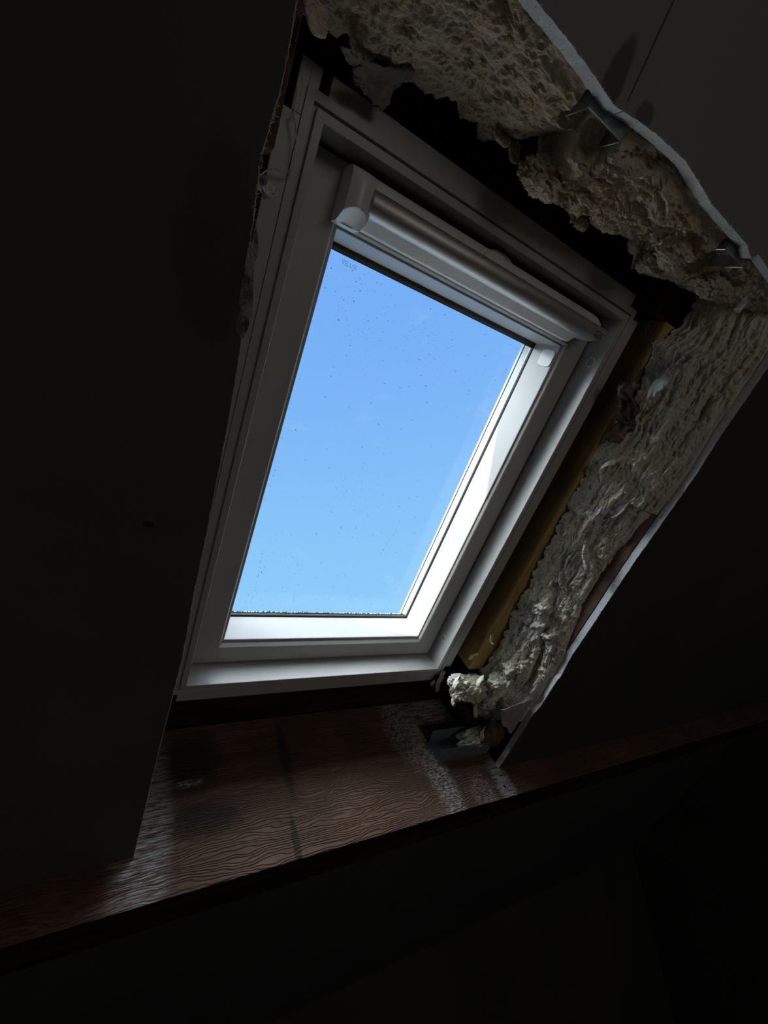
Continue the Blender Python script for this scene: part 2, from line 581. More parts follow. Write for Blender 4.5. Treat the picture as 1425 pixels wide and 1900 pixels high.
def sheet(name, pts, far, axis, lo, hi, mats, seed, label, step=0.004, jit=0.0006, fray=0.0014):
    """a plasterboard sheet whose one side is a rough sawn line; axis 1: line runs along v, 0: along u"""
    mb = MB()
    N = int((hi - lo) / step)
    cols = []
    for i in range(N + 1):
        t = lo + (hi - lo) * i / N
        e = lerp_poly(pts, t)
        e1 = e + jit * 1.6 * nz(t * 120, seed, 0) + fray * 0.6 * max(0, nz(t * 330, seed, 4)) * (1 if far < e else -1)
        e2 = e + jit * 1.6 * nz(t * 120, seed + 9, 0)
        em = (e1 + e2) / 2 + jit * 1.5 * nz(t * 200, seed + 3, 1)
        cols.append((t, e1, em, e2))
    vs, fs, mi = [], [], []

    def q(t, e, n):
        return (e, t, n) if axis == 1 else (t, e, n)
    for (t, e1, em, e2) in cols:
        vs += [q(t, far, BN), q(t, e1, BN), q(t, em, (BN + NE) / 2), q(t, e2, NE), q(t, far, NE)]
    for i in range(N):
        for k in range(5):
            k2 = (k + 1) % 5
            fs.append((i * 5 + k, i * 5 + k2, (i + 1) * 5 + k2, (i + 1) * 5 + k))
            mi.append((0, 1, 1, 2, 2)[k])
    fs.append((0, 1, 2, 3, 4)); mi.append(1)
    fs.append(tuple(N * 5 + k for k in (4, 3, 2, 1, 0))); mi.append(1)
    mb.v, mb.f, mb.mi = vs, fs, mi
    return tag(mb.build(name, mats), label, 'ceiling', kind='structure')


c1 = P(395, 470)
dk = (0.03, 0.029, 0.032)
mL = mat('board_left_shaded', (.18, .17, .17), 0.85, build=board_face([(c1.x, c1.y, 0.026, 0.060, (.065,.062,.068)), (P(275, 973).x, P(275, 973).y, .004, .003, (.02, .02, .02))], .62))
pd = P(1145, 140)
mT = mat('board_top_lit', (.18, .17, .17), 0.85, build=board_face([(pd.x, pd.y, 0.011, 0.024, (.12, .115, .11)), (P(1195, 215).x, P(1195, 215).y, 0.012, 0.010, (.14, .135, .13))], 2.1))
mR = mat('board_right_shaded', (.18, .17, .17), 0.85, build=board_face([], .36))  # one board in three tones, with the fall of light put into colour
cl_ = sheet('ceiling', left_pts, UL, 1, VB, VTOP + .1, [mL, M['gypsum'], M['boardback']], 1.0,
            'shade-darkened plasterboard slope left of the window with a torn edge and a black stain', jit=0.0009)
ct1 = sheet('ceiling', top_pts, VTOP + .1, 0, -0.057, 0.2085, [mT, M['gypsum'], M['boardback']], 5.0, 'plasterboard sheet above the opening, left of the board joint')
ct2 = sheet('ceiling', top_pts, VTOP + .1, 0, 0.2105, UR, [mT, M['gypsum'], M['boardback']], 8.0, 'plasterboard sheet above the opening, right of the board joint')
cr = sheet('ceiling', right_pts, UR, 1, VB, 0.80, [mR, M['gypsum'], M['boardback']], 12.0, 'shade-darkened plasterboard slope right of the window with a white sawn edge', fray=0.0022)
tag(MB().box(UL, UR, VLOW - .05, VB - 0.075, NE, BN).build('ceiling', mR), 'shade-darkened plasterboard slope below the purlin', 'ceiling', kind='structure')

# paper fibres standing along the cut edges
fb = MB()
rnd = random.Random(3)


def fibre(mb, p, d, ln, wd):
    p, d = Vector(p), Vector(d).normalized()
    s = d.cross(Vector((0, 0, 1))).normalized()
    k = rnd.uniform(-.6, .6)
    pts = [p + d * (ln * t) + s * (k * ln * t * t) + Vector((0, 0, 0.3 * ln * t * t)) for t in (0, .5, 1)]
    mb.tube(pts, [wd, wd * .7, wd * .2], 4)


for i in range(1100):
    t = rnd.uniform(VB, 0.78)
    e = lerp_poly(left_pts, t)
    big = 1.0 + (1.8 if .5 < t < .68 else 0) * rnd.random()
    fibre(fb, (e - .0004, t, BN - .0002 - rnd.random() * .0006), (rnd.uniform(-.1, 1), rnd.uniform(-1, 1), .2), rnd.uniform(.0006, .0020) * big, .0003)
lip = [lerp_poly(left_pts, VB + .91 * k / 420) for k in range(421)]
for k0 in range(0, 420, 20):
    seg_ = [(lip[k] + .0003 + .0007 * nz(k * .6, 3, 3), VB + .91 * k / 420, BN + .0002 + .0003 * nz(k * .5, 9, 1)) for k in range(k0, min(421, k0 + 21))]
    fb.tube(seg_, [.00035 + .0003 * max(0, nz(k * .35, 1, 7)) for k in range(k0, min(421, k0 + 21))], 5)
tag(fb.build('paper_fibre', M['fray'], cl_), 'white frayed paper fibres along the torn edge', kind='stuff')
fb = MB()
for i in range(330):
    t = rnd.uniform(VB, 0.78)
    e = lerp_poly(right_pts, t)
    fibre(fb, (e + .0002, t, BN), (rnd.uniform(-.2, 1), rnd.uniform(-1, 1), .8), rnd.uniform(.0006, .0022), .0002)
tag(fb.build('paper_fibre', M['fray'], cr), 'short paper fibres on the sawn edge', kind='stuff')
for par, a_, c_ in ((ct1, -.05, .205), (ct2, .212, .60)):
    fb = MB()
    for i in range(int(900 * (c_ - a_))):
        t = rnd.uniform(a_, c_)
        e = lerp_poly(top_pts, t)
        fibre(fb, (t, e, BN), (rnd.uniform(-1, 1), rnd.uniform(-.2, 1), .7), rnd.uniform(.0006, .0022), .0002)
    tag(fb.build('paper_fibre', M['fray'], par), 'short paper fibres on the sawn edge', kind='stuff')
# crumbled patches where the face paper is torn off, left edge
tp = MB()
for cx, cy, rx, ry in ((457, 560, 13, 55), (463, 500, 8, 40), (449, 605, 12, 22), (474, 455, 5, 30), (489, 335, 8, 10), (484, 300, 4, 14)):
    pts = []
    for k in range(22):
        a = 2 * PI * k / 22
        f = 1 + .35 * nz(math.cos(a) * 2 + cx, math.sin(a) * 2, cy)
        q = P(cx + rx * f * math.cos(a), cy + ry * f * math.sin(a), 2, BN + .0006)
        pts.append(tuple(q))
    tp.poly(pts, .0022)
M['torn'] = mat('torn_gypsum_patch', (.33, .36, .38), .9, build=two((.36, .39, .41), (.12, .13, .14), 90, .6, .003, lo=.4, hi=.6))
tag(tp.build('torn_patch', M['torn'], cl_), 'grey crumbled patch with the paper torn off')

# ================================================================ timber
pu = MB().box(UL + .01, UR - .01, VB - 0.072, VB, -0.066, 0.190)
pu.mi[-1] = 1  # room-side face gets a near-black copy: its shade is put into the colour
M['purlin_front'] = mat('shaded_beam_front', (.03, .02, .017), .9, build=two((.034, .024, .02), (.02, .014, .012), 9, .3, .002, (.4, 4, 4)), spec=.1)
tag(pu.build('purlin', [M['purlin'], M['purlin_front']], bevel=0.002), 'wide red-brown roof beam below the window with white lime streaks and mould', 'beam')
tag(MB().box(UL + .01, UR - .01, VB - 0.075, VB - 0.006, -0.134, -0.070).build('header_board', M['purlin2'], bevel=.0015),
    'dark brown board between the window frame and the wide beam', 'board')
raf = MB().box(0.5555, 0.63, 0.012, 0.744, -0.148, 0.020)
tag(MB().box(0.5305, 0.80, 0.746, 0.800, -0.148, 0.004).build('shade_timber', M['purlin2'], bevel=.0015), 'dark timber added above the pine rafter in place of shade', 'timber')  # dark timber added where the upper rafter lies in shade
tag(raf.build('rafter', M['pine'], bevel=0.0036), 'yellowish pine rafter right of the window with a lit edge', 'rafter')
M['rafter_old'] = mat('red_brown_rafter', (0.16, 0.085, 0.05), .8, build=two((0.20, 0.105, 0.06), (0.10, 0.05, 0.03), 12, .3, .002, (4, .5, 4)))
tag(MB().box(-0.115, -0.042, 0.672, 1.75, -0.134, 0.045).build('rafter', M['rafter_old'], bevel=.0015),
    'red-brown rafter end in the torn gap at top left', 'rafter')
tag(MB().box(-0.115, -0.045, -0.18, 0.66, -0.134, 0.0).build('rafter', M['deck'], bevel=.0015),
    'black rafter hidden behind the left plasterboard edge', 'rafter')
tag(MB().box(-.035, UR - .02, 1.12, 1.20, -0.134, 0.114).build('header_board', M['purlin2'], bevel=.0015),
    'dark timber deep in the void above the window', 'board')

# ================================================================ the roof window
win = empty('window_1', (0.245, 0.0, 0.0))
tag(win, 'white painted centre-pivot roof window with dusty glass and a silver top bar', 'roof window', kind='structure')
FW, FH = 0.49, 0.7205


def ring(mb, prof, closed=True, mi=0):
    """prof rows: (l, r, bottom, top, n) positions of one mitred contour"""
    n = len(prof)
    vs, fs = [], []
    for (l, r, bo, to, d) in prof:
        vs += [(l, bo, d), (r, bo, d), (r, to, d), (l, to, d)]
    for i in range(n if closed else n - 1):
        j = (i + 1) % n
        for k in range(4):
            k2 = (k + 1) % 4
            fs.append((i * 4 + k, i * 4 + k2, j * 4 + k2, j * 4 + k))
    return mb.add(vs, fs, mi)


def off(w_, d):
    return (-w_, FW + w_, -w_, FH + w_, d)


fr = MB()
ring(fr, [off(0, -.150), off(0, -.0006), off(.0006, 0), off(.0082, 0), off(.0086, -.0004), off(.0086, -.0065), off(.0118, -.0065), off(.0118, -.0024),
          off(.0122, -.0020), off(.0200, -.0020), off(.0200, -.150)])
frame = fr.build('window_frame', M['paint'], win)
fl = MB()
for side, (a, c) in {'l': (-.0292, .718), 'r': (.0, .7295)}.items():
    if side == 'l':
        fl.prism([(-.0200, -.0050), (-.0200, -.148), (-.0387, -.148), (-.0387, -.0060), (-.0380, -.0050)], 1, a, c)
    else:
        fl.prism([(FW + .0200, -.0050), (FW + .0200, -.148), (FW + .0387, -.148), (FW + .0387, -.0060), (FW + .0380, -.0050)], 1, a, c)
fl.prism([(-.0195, -.0045), (-.0195, -.148), (-.0385, -.148), (-.0385, -.0055), (-.0378, -.0045)], 0, -.0093, .4965)
fl.prism([(FH + .0195, -.0045), (FH + .0195, -.148), (FH + .0370, -.148), (FH + .0370, -.0055), (FH + .0363, -.0045)], 0, -.0007, .4946)
fl.box(-.0295, -.0195, .7185, .7575, -.148, -.0055)
fl.box(-.0195, -.0100, .7405, .7575, -.148, -.0060)
fl.build('outer_flange', M['paint'], win, bevel=.0004)

# inner sash
S_L, S_R, S_B, S_T = .0035, .4875, .0032, .7165
sp_rows = [(S_L, S_R, S_B, S_T, -.130), (S_L, S_R, S_B, S_T, -.0428), (S_L + .0008, S_R - .0008, S_B + .0008, S_T - .0008, -.0420),
           (.0425, .4505, .0362, .6640, -.0420), (.0437, .4490, .0374, .6630, -.0432), (.0452, .4475, .0400, .6615, -.0462), (.0460, .4467, .0410, .6610, -.0490),
           (.0492, .4441, .0462, .6588, -.0490), (.0500, .4436, .0468, .6582, -.0500), (.0500, .4440, .0470, .6535, -.1110), (.0500, .4440, .0470, .6535, -.1150), (.0400, .4600, .0200, .6640, -.1300)]
sm = MB()
ring(sm, sp_rows)
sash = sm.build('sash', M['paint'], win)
jl = MB()
for u_ in (.0438, .4503):
    jl.box(u_ - .00012, u_ + .00012, S_B, .0362, -.0424, -.04193)
    jl.box(u_ - .00012, u_ + .00012, .6640, S_T, -.0424, -.04193)
jl.build('joint_line', M['gap'], sash)
gk = MB()
ring(gk, [(.0500, .4440, .0470, .6535, -.1045), (.0513, .4427, .0500, .6500, -.1065), (.0513, .4427, .0500, .6455, -.1105), (.0500, .4440, .0470, .6535, -.1105)])
tag(gk.build('gasket', M['rubber'], sash), 'black rubber glazing gasket')
pn = MB().box(.0505, .4435, .0475, .6530, -.1145, -.1107)
tag(pn.build('pane', M['glass'], sash), 'clear glass pane with specks of dirt')
oc = MB()
ring(oc, [(.0470, .4440, .0440, .6540, -.1152), (.0480, .4436, .0400, .6530, -.1280), (.0480, .4480, .0300, .6545, -.1400), (.0400, .4600, .0180, .6640, -.1400), (.0400, .4600, .0180, .6640, -.1304), (.0450, .4550, .0200, .6600, -.1152)])
tag(oc.build('outer_cladding', M['clad'], sash), 'pale outer frame seen through the glass')
og = MB()
ring(og, [(.0475, .4437, .0370, .6535, -.1270), (.0485, .4428, .0360, .6520, -.1280), (.0485, .4430, .0350, .6525, -.1296), (.0475, .4445, .0340, .6545, -.1300)])
og.build('outer_gasket', M['rubber'], sash)
# exterior hood that carries the upper and left shade edge
hd = MB()
ring(hd, [(-.0200, .5100, -.020, .7400, -.1405), (-.0200, .5100, -.020, .7400, -.145), (.042, .470, .004, .672, -.145), (.046, .466, .006, .664, -.1405)])
hd.box(.03, .46, .6600, .7200, -.1710, -.1440)
hd.build('outer_hood', M['clad'], win)
# moss line on the lower glass edge
ms = MB()
rnd = random.Random(11)
ms.prism([(.0440, -.1150), (.0486, -.1150), (.0484, -.1165), (.0420, -.1190)], 0, .052, .4435)
for i in range(330):
    u_ = rnd.uniform(.054, .441)
    hgt = rnd.uniform(.0012, .0036) * (1.6 if rnd.random() < .08 else 1)
    p0 = Vector((u_, .0460, -.1160))
    ms.tube([p0, p0 + Vector((rnd.uniform(-.001, .001), hgt * .7, -.0004)), p0 + Vector((rnd.uniform(-.0016, .0016), hgt + .0012, -.0005))], [.0011, .0009, .0003], 5)
tag(ms.build('moss', M['moss'], sash), 'dark moss along the lower glass edge', kind='stuff')
# streaks of dried dirt
ds = MB()
for poly in ([(487, 1020), (484, 1042), (481, 1062), (476, 1080), (470, 1103), (466, 1118)], [(742, 966), (735, 985), (722, 1003), (712, 1018), (706, 1030)],
             [(930, 700), (936, 690), (941, 683)]):
    for a, c in zip(poly, poly[1:]):
        for k in range(7):
            t = rnd.random()
            q = P(a[0] + (c[0] - a[0]) * t + rnd.uniform(-1.2, 1.2), a[1] + (c[1] - a[1]) * t, 2, -.1146)
            ds.tube([q, q + Vector((rnd.uniform(-.0008, .0008), rnd.uniform(-.0015, .0015), -.0001))], rnd.uniform(.00012, .0004), 5)
for px, py, r in ((485, 1062, .0011), (557, 1058, .0009), (688, 748, .0006), (660, 523, .0006), (668, 540, .0007), (656, 560, .0007), (798, 574, .0007), (735, 1025, .0008)):
    q = P(px, py, 2, -.1146)
    ds.tube([q, q + Vector((.0008, .001, -.0002))], [r, r * .6], 7)
tag(ds.build('dirt_streak', mat('dried_dirt', (.10, .12, .13), .9, build=two((.10, .12, .13), (.05, .06, .07), 60)), sash), 'dried dirt specks and runs on the glass', kind='stuff')
# latch plate in the right reveal
lp = MB()
pts = []
for k in range(32):
    a = 2 * PI * k / 32
    ca, sa = math.cos(a), math.sin(a)
    pts.append((.4436, .6360 + .0135 * math.copysign(abs(sa) ** .45, sa), -.0655 + .0150 * math.copysign(abs(ca) ** .45, ca)))
lp.poly(pts, .0020, (1, 0, 0))
lp.build('latch_plate', M['plastic'], sash, bevel=.0007)
# pivot plugs in the frame jamb
for v_, n_ in ((.6525, -.0190), (.0630, -.0247)):
    pg = MB()
    pg.tube([(.4905, v_, n_), (.4890, v_, n_)], .0080, 28)
    o = pg.build('plug', M['plastic'], frame, bevel=.0004)
    ig = MB().tube([(.4892, v_, n_), (.4886, v_, n_)], .0058, 28)
    tag(o, 'round plastic plug')
    o2 = ig.build('plug_centre', mat('grey_plug', (.45, .46, .47), .5, build=two((.45, .46, .47), (.38, .39, .40), 50)), frame)
# slots with metal pins on the top rail of the sash
for (ua, ub, shiny) in ((.0945, .1560, True), (.3460, .4070, False)):
    h = MB()
    h.box(ua, ua + .022, .6668, .6705, -.0425, -.0405)
    h.box(ua + .032, ua + .050, .6668, .6705, -.0425, -.0405)
    h.box(ua, ub, .6650, .6675, -.0425, -.0413)
    o = tag(h.build('hinge_slot', M['rubber'], sash), 'dark hinge slot')
    pm = MB()
    st = ua + .002
    for k in range(3):
        L = (ub - ua - .004) / 3
        pm.tube([(st + k * L, .6659, -.0408), (st + (k + 1) * L - .0008, .6659, -.0408)], .0009, 10)
    o = pm.build('hinge_pin', M['bright_steel'] if shiny else M['plastic'], sash, smooth=False)

# ventilation bar
bar = MB()
prof = []
for k in range(15):
    a = PI * (-.03 + .90 * k / 14)
    prof.append((.6865 - .0125 * math.cos(a), -.0070 + .0125 * math.sin(a)))
prof += [(.6995, -.012), (.6995, -.030), (.6745, -.030)]


def shear(p, k):
    if k == 0:
        return 0
    t = (p[0] - .6865) / .0125
    return .010 + .010 * t - .0045 * max(0, abs(t) - .6)


bar.prism(prof, 0, .0640, .4500, shear=shear)
vb_ = bar.build('ventilation_bar', M['alu'], win, smooth=False, bevel=.0002)
for p_ in vb_.data.polygons:
    if len(p_.vertices) == 4:
        p_.use_smooth = True
tag(vb_, 'silver rounded ventilation bar')
ls = MB().prism([(.6642, -.0280), (.6646, -.0262), (.6750, -.0125), (.6765, -.0125), (.6765, -.0420), (.6650, -.0420)], 0, .0635, .4300)
tag(ls.build('lower_strip', M['plastic'], vb_, bevel=.0003), 'white strip under the silver bar')
ur = MB()
top_line = [(.470, -.0), (.462, .0062), (.448, .0095), (.4440, .0100)]
pts = [(.050, .690), (.478, .690), (.4765, .699), (.470, .7055), (.461, .7095), (.450, .7115)]
pts += [(.272, .7115), (.266, .7140), (.258, .7160), (.242, .7160), (.236, .7140), (.230, .7115), (.050, .7115)]
ur.poly([(a, c, -.0190) for a, c in pts], .023)
tag(ur.build('upper_rail', M['plastic'], vb_, bevel=.0010), 'white rail above the silver bar')
bmp = MB()
pts = []
for k in range(25):
    a = PI * k / 24
    pts.append((.2450 + .020 * math.cos(a), .6970 + .0160 * math.sin(a) ** .8))
bmp.poly([(a, c, -.0165) for a, c in pts], .006)
tag(bmp.build('catch_cover', M['plastic'], vb_, bevel=.0010), 'rounded centre catch cover')
# end cap: a domed block with a scooped grip at its lower edge
cp = MB()
NU, NV = 34, 44
cu0, cu1, cv0, cv1 = .0385, .0665, .6605, .7110
grid = []
for i in range(NU + 1):
    for j in range(NV + 1):
        u_ = cu0 + (cu1 - cu0) * i / NU
        v_ = cv0 + (cv1 - cv0) * j / NV
        a = (u_ - (cu0 + cu1) / 2) / ((cu1 - cu0) / 2)
        t = (v_ - cv0) / (cv1 - cv0)
        c = max(0.0, 1 - abs(2 * t - 1) ** 5)
        dome = -.018 + .0225 * c ** .5 * max(0, 1 - .22 * a * a) - .004 * t
        cut = -.030 + (v_ - cv0) * 2.3 + .010 * a * a
        grid.append((u_, v_, max(-.018, min(dome, cut)) if False else min(dome, max(cut, -.026))))
fs = []
for i in range(NU):
    for j in range(NV):
        k = i * (NV + 1) + j
        fs.append((k, k + 1, k + NV + 2, k + NV + 1))
nb = len(grid)
rim = [j for j in range(NV + 1)] + [i * (NV + 1) + NV for i in range(1, NU + 1)] + [NU * (NV + 1) + j for j in range(NV - 1, -1, -1)] + [i * (NV + 1) for i in range(NU - 1, 0, -1)]
for k in rim:
    grid.append((grid[k][0], grid[k][1], -.0415))
L = len(rim)
for q in range(L):
    q2 = (q + 1) % L
    fs.append((rim[q], nb + q, nb + q2, rim[q2]))
fs.append(tuple(nb + q for q in range(L)))
cp.add(grid, fs)
o = cp.build('end_cap', M['plastic'], vb_)
for p_ in o.data.polygons:
    p_.use_smooth = len(p_.vertices) == 4
md = o.modifiers.new('split', 'EDGE_SPLIT')
md.split_angle = math.radians(32)
tag(o, 'white plastic end cap with scooped grip')
# name plate on the bar
bd = MB()
bu0, bu1, bv0, bv1, bn = .4420, .4570, .6815, .6895, .0056
for r_ in ((bu0, bu1, bv0, bv0 + .0007), (bu0, bu1, bv1 - .0007, bv1), (bu0, bu0 + .0007, bv0, bv1), (bu1 - .0007, bu1, bv0, bv1)):
    bd.box(r_[0], r_[1], r_[2], r_[3], bn - .001, bn)
badge = tag(bd.build('badge', mat('badge_ink', (.03, .04, .04), .5, build=two((.03, .04, .04), (.05, .06, .06), 60)), vb_), 'small dark framed badge')


def text_mesh(txt, size, origin, xdir, ydir, mt, name, parent, depth=.0002):
    cu = bpy.data.curves.new(name, 'FONT')
    cu.body = txt
    cu.size = size
    cu.extrude = depth
    cu.align_x = 'CENTER'
    cu.align_y = 'CENTER'
    to = bpy.data.objects.new('tmp', cu)
    C.objects.link(to)
    bpy.context.view_layer.update()
    me = bpy.data.meshes.new_from_object(to.evaluated_get(bpy.context.evaluated_depsgraph_get()))
    bpy.data.objects.remove(to)
    xd, yd = Vector(xdir).normalized(), Vector(ydir).normalized()
    zd = xd.cross(yd)
    base = Vector(parent['_b'])
    for vv in me.vertices:
        vv.co = Vector(origin) + xd * vv.co.x + yd * vv.co.y + zd * vv.co.z - base
    me.materials.clear()
    me.materials.append(mt)
    o = bpy.data.objects.new(name, me)
    C.objects.link(o)
    o.parent = parent
    o['_b'] = tuple(base)
    return o


text_mesh('VELUX', .0042, ((bu0 + bu1) / 2, (bv0 + bv1) / 2, bn - .0003), (1, 0, 0), (0, 1, 0), badge.data.materials[0], 'lettering', vb_)
faint = mat('etched_grey', (.30, .38, .52), .8, build=two((.30, .38, .52), (.36, .44, .58), 60))
faint.node_tree.nodes['Principled BSDF'].inputs['Alpha'].default_value = .30
q = P(648, 492, 2, -.1106)
text_mesh('VELUX', .0075, q, (1, 0, 0), (0, 1, 0), faint, 'lettering', sash, .0001)


# ================================================================ mineral wool
def wool_strip(name, low, upp, t0, t1, NT, NS, bulge, amp, seed, mt, label, group, outd, backd, fib, rag=.004, extra=None):
    """closed lump between two edge lines low(t), upp(t); fib scales the relief along t"""
    mb = MB()
    outd = Vector(outd).normalized()
    backd = Vector(backd)
    vs = []
    for i in range(NT + 1):
        t = t0 + (t1 - t0) * i / NT
        A, B_ = Vector(low(t)), Vector(upp(t))
        end = min(1.0, min(i, NT - i) / (NT * .03))
        for j in range(NS + 1):
            s = j / NS
            p = A.lerp(B_, s)
            rg = rag * (1 - s) ** 3 * (2.4 * nz(t * 22, seed, 1) + 1.8 * nz(t * 63, seed, 2) + .8 * nz(t * 160, seed, 6) + .5 * nz(t * 430, seed, 3))
            p += (A - B_).normalized() * rg
            q = Vector((t * fib, s * (B_ - A).length, seed))
            h = noise.fractal(q * 16, 1.0, 2.0, 3) * 1.1
            r = 1 - abs(noise.noise(Vector((t * fib * .8, s * .13 + .010 * nz(t * 18, seed, 8), seed)) * 75)) * 2
            r2 = 1 - abs(noise.noise(Vector((t * fib * 1.2, s * .13 + .006 * nz(t * 40, s * 6, 8), seed + 5)) * 190)) * 2
            tb = noise.turbulence(Vector((t, s * .1, seed)) * 150, 3, False)
            d = bulge * math.sin(PI * min(1, s * .9 + .1)) ** .7 + amp * (.95 * h + .75 * r + .42 * r2 + .10 * tb)
            tw_ = 1.0 + 1.3 * max(0.0, 1 - abs(t + .02) / .30) if outd.x < -.5 else .55
            d += tw_ * (.0022 * noise.noise(p * 75) + .0015 * (1 - 2 * abs(noise.noise(p * 130))) + .0009 * noise.noise(p * 290))
            if extra:
                d += extra(t, s)
            d *= (.25 + .75 * min(1, s * 6)) * (.3 + .7 * min(1, (1 - s) * 9)) * (.2 + .8 * end)
            p += outd * d
            vs.append(p)
    nf = len(vs)
    for i in (0, NT):
        pass
    fs = []
    for i in range(NT):
        for j in range(NS):
            k = i * (NS + 1) + j
            fs.append((k, k + 1, k + NS + 2, k + NS + 1))
    rim = [j for j in range(NS + 1)] + [i * (NS + 1) + NS for i in range(1, NT + 1)] + [NT * (NS + 1) + j for j in range(NS - 1, -1, -1)] + [i * (NS + 1) for i in range(NT - 1, 0, -1)]
    for k in rim:
        vs.append(vs[k] + backd + Vector((0, 0, 0)))
    L = len(rim)
    for q in range(L):
        q2 = (q + 1) % L
        fs.append((rim[q], nf + q, nf + q2, rim[q2]))
    # back plate
    o2 = nf
    idx = {k: nf + q for q, k in enumerate(rim)}
    for i in range(NT):
        a0, a1 = i * (NS + 1), (i + 1) * (NS + 1)
        fs.append((idx[a0], idx[a1], idx[a1 + NS], idx[a0 + NS]))
    mb.add(vs, fs)
    o = mb.build(name, mt, None, Vector(low((t0 + t1) / 2)), smooth=True)
    return tag(o, label, 'insulation', group)


def tuft(c, r, stretch, seed, mt, parent, name='wool_tuft', sub=5, amp=.45, axis=None):
    bm = bmesh.new()
    bmesh.ops.create_icosphere(bm, subdivisions=sub, radius=1.0)
    st = Vector(stretch)
    base = Vector(parent['_b']) if parent else Vector(c)
    rot = Matrix.Identity(3) if axis is None else Vector(axis).normalized().to_track_quat('X', 'Z').to_matrix()
    for v_ in bm.verts:
        p = v_.co.copy()
        q = Vector((p.x * 1.1, p.y * 1.7, p.z * 1.7)) + Vector((seed * 3.1, seed, -seed))
        d = 1 + amp * noise.fractal(q * 1.1, 1.0, 2.0, 3)
        d += .20 * (1 - 2 * abs(noise.noise(q * 2.6)))
        d += .10 * (1 - 2 * abs(noise.noise(Vector((q.x * .6, q.y, q.z)) * 7))) + .06 * noise.noise(q * 15)
        p = Vector((p.x * st.x, p.y * st.y, p.z * st.z)) * (r * d)
        v_.co = rot @ p + Vector(c) - base
    me = bpy.data.meshes.new(name)
    bm.to_mesh(me)
    bm.free()
    for p_ in me.polygons:
        p_.use_smooth = True
    me.materials.append(mt)
    o = bpy.data.objects.new(name, me)
    C.objects.link(o)
    place(o, parent, base)
    return o


def curl(c, d0, ln, wd, th, seed, mt, parent, bend=2.0, name='wool_flake', NT=46, NS=14):
    """a torn flake of wool: a bent strip with thickness and rough relief"""
    d = Vector(d0).normalized()
    side = d.cross(Vector((0.35, .1, 1))).normalized()
    nrm = side.cross(d).normalized()
    c = Vector(c)
    fr_, bk = [], []
    p = c.copy()
    for i in range(NT + 1):
        t = i / NT
        an = bend * t * t + .5 * nz(t * 3, seed, 0)
        dirn = d * math.cos(an) + nrm * math.sin(an)
        nn = nrm * math.cos(an) - d * math.sin(an)
        p = p + dirn * (ln / NT)
        wl = wd * 1.5 * (.55 + .6 * math.sin(PI * min(1, t * .85 + .12))) * (1 + .5 * nz(t * 7, seed, 5) + .4 * nz(t * 24, seed, 9))
        for j in range(NS + 1):
            s = j / NS * 2 - 1
            q = p + side * (wl * s * (1 + .2 * nz(t * 22, s, seed)))
            hh = th * .55 * (1 - s * s) ** .5 * (.8 + .9 * nz(t * 5, s * 2, seed)) + .35 * wd * s * s + .0016 * (1 - 2 * abs(nz(t * 10, s * 7, seed + 2))) + .0007 * nz(t * 60, s * 20, seed)
            fr_.append(q + nn * hh)
            bk.append(q - nn * (.0007 + th * .25 * (1 - s * s)) + nn * (.35 * wd * s * s))
    vs = fr_ + bk
    nf = len(fr_)
    fs = []
    for i in range(NT):
        for j in range(NS):
            k = i * (NS + 1) + j
            fs.append((k, k + 1, k + NS + 2, k + NS + 1))
            fs.append((nf + k, nf + k + NS + 1, nf + k + NS + 2, nf + k + 1))
    rim = [j for j in range(NS + 1)] + [i * (NS + 1) + NS for i in range(1, NT + 1)] + [NT * (NS + 1) + j for j in range(NS - 1, -1, -1)] + [i * (NS + 1) for i in range(NT - 1, 0, -1)]
    for a, c_ in zip(rim, rim[1:] + rim[:1]):
        fs.append((a, nf + a, nf + c_, c_))
    mb = MB().add(vs, fs)
    return mb.build(name, mt, parent, smooth=True)


# right-hand run
def uRv(v_):
    return lerp_poly(right_pts, v_)


low_r = [(-.03, .604), (0.0, .597), (.10, .592), (.20, .583), (.35, .568), (.50, .566), (.60, .572), (.66, .566), (.71, .560), (.74, .575), (.80, .590)]


def up_n(v_):
    # the kraft facing shows where the wool has shrunk back from the board
    k = max(0, 1 - abs((v_ - .33) / .17)) ** .6 if .16 < v_ < .50 else 0
    return NE - .001 - .020 * k * (1 if v_ < .47 else .3)


def extra_r(t, s):
    # long torn ridge and hollows
    d = .010 * math.exp(-((s - .45 - .12 * math.sin(t * 14)) / .07) ** 2) * (.5 + .5 * math.sin(t * 31 + 1))
    d -= .010 * math.exp(-((s - .70 - .1 * math.sin(t * 9 + 2)) / .06) ** 2) * (.5 + .5 * math.sin(t * 22))
    d += (.012 * nz(t * 22, s * 5, 3) if t < .15 else 0)
    return d


run = wool_strip('mineral_wool_batt', lambda t: (lerp_poly(low_r, t), t, .022), lambda t: (uRv(t) - .004, t, up_n(t)), -.045, .80, 900, 160, .004, .0078, 2.3,
                 M['wool'], 'long torn yellowish-white mineral wool run right of the window', None, (-1, 0, .55), (.07, 0, 0), .28, rag=.005, extra=extra_r)
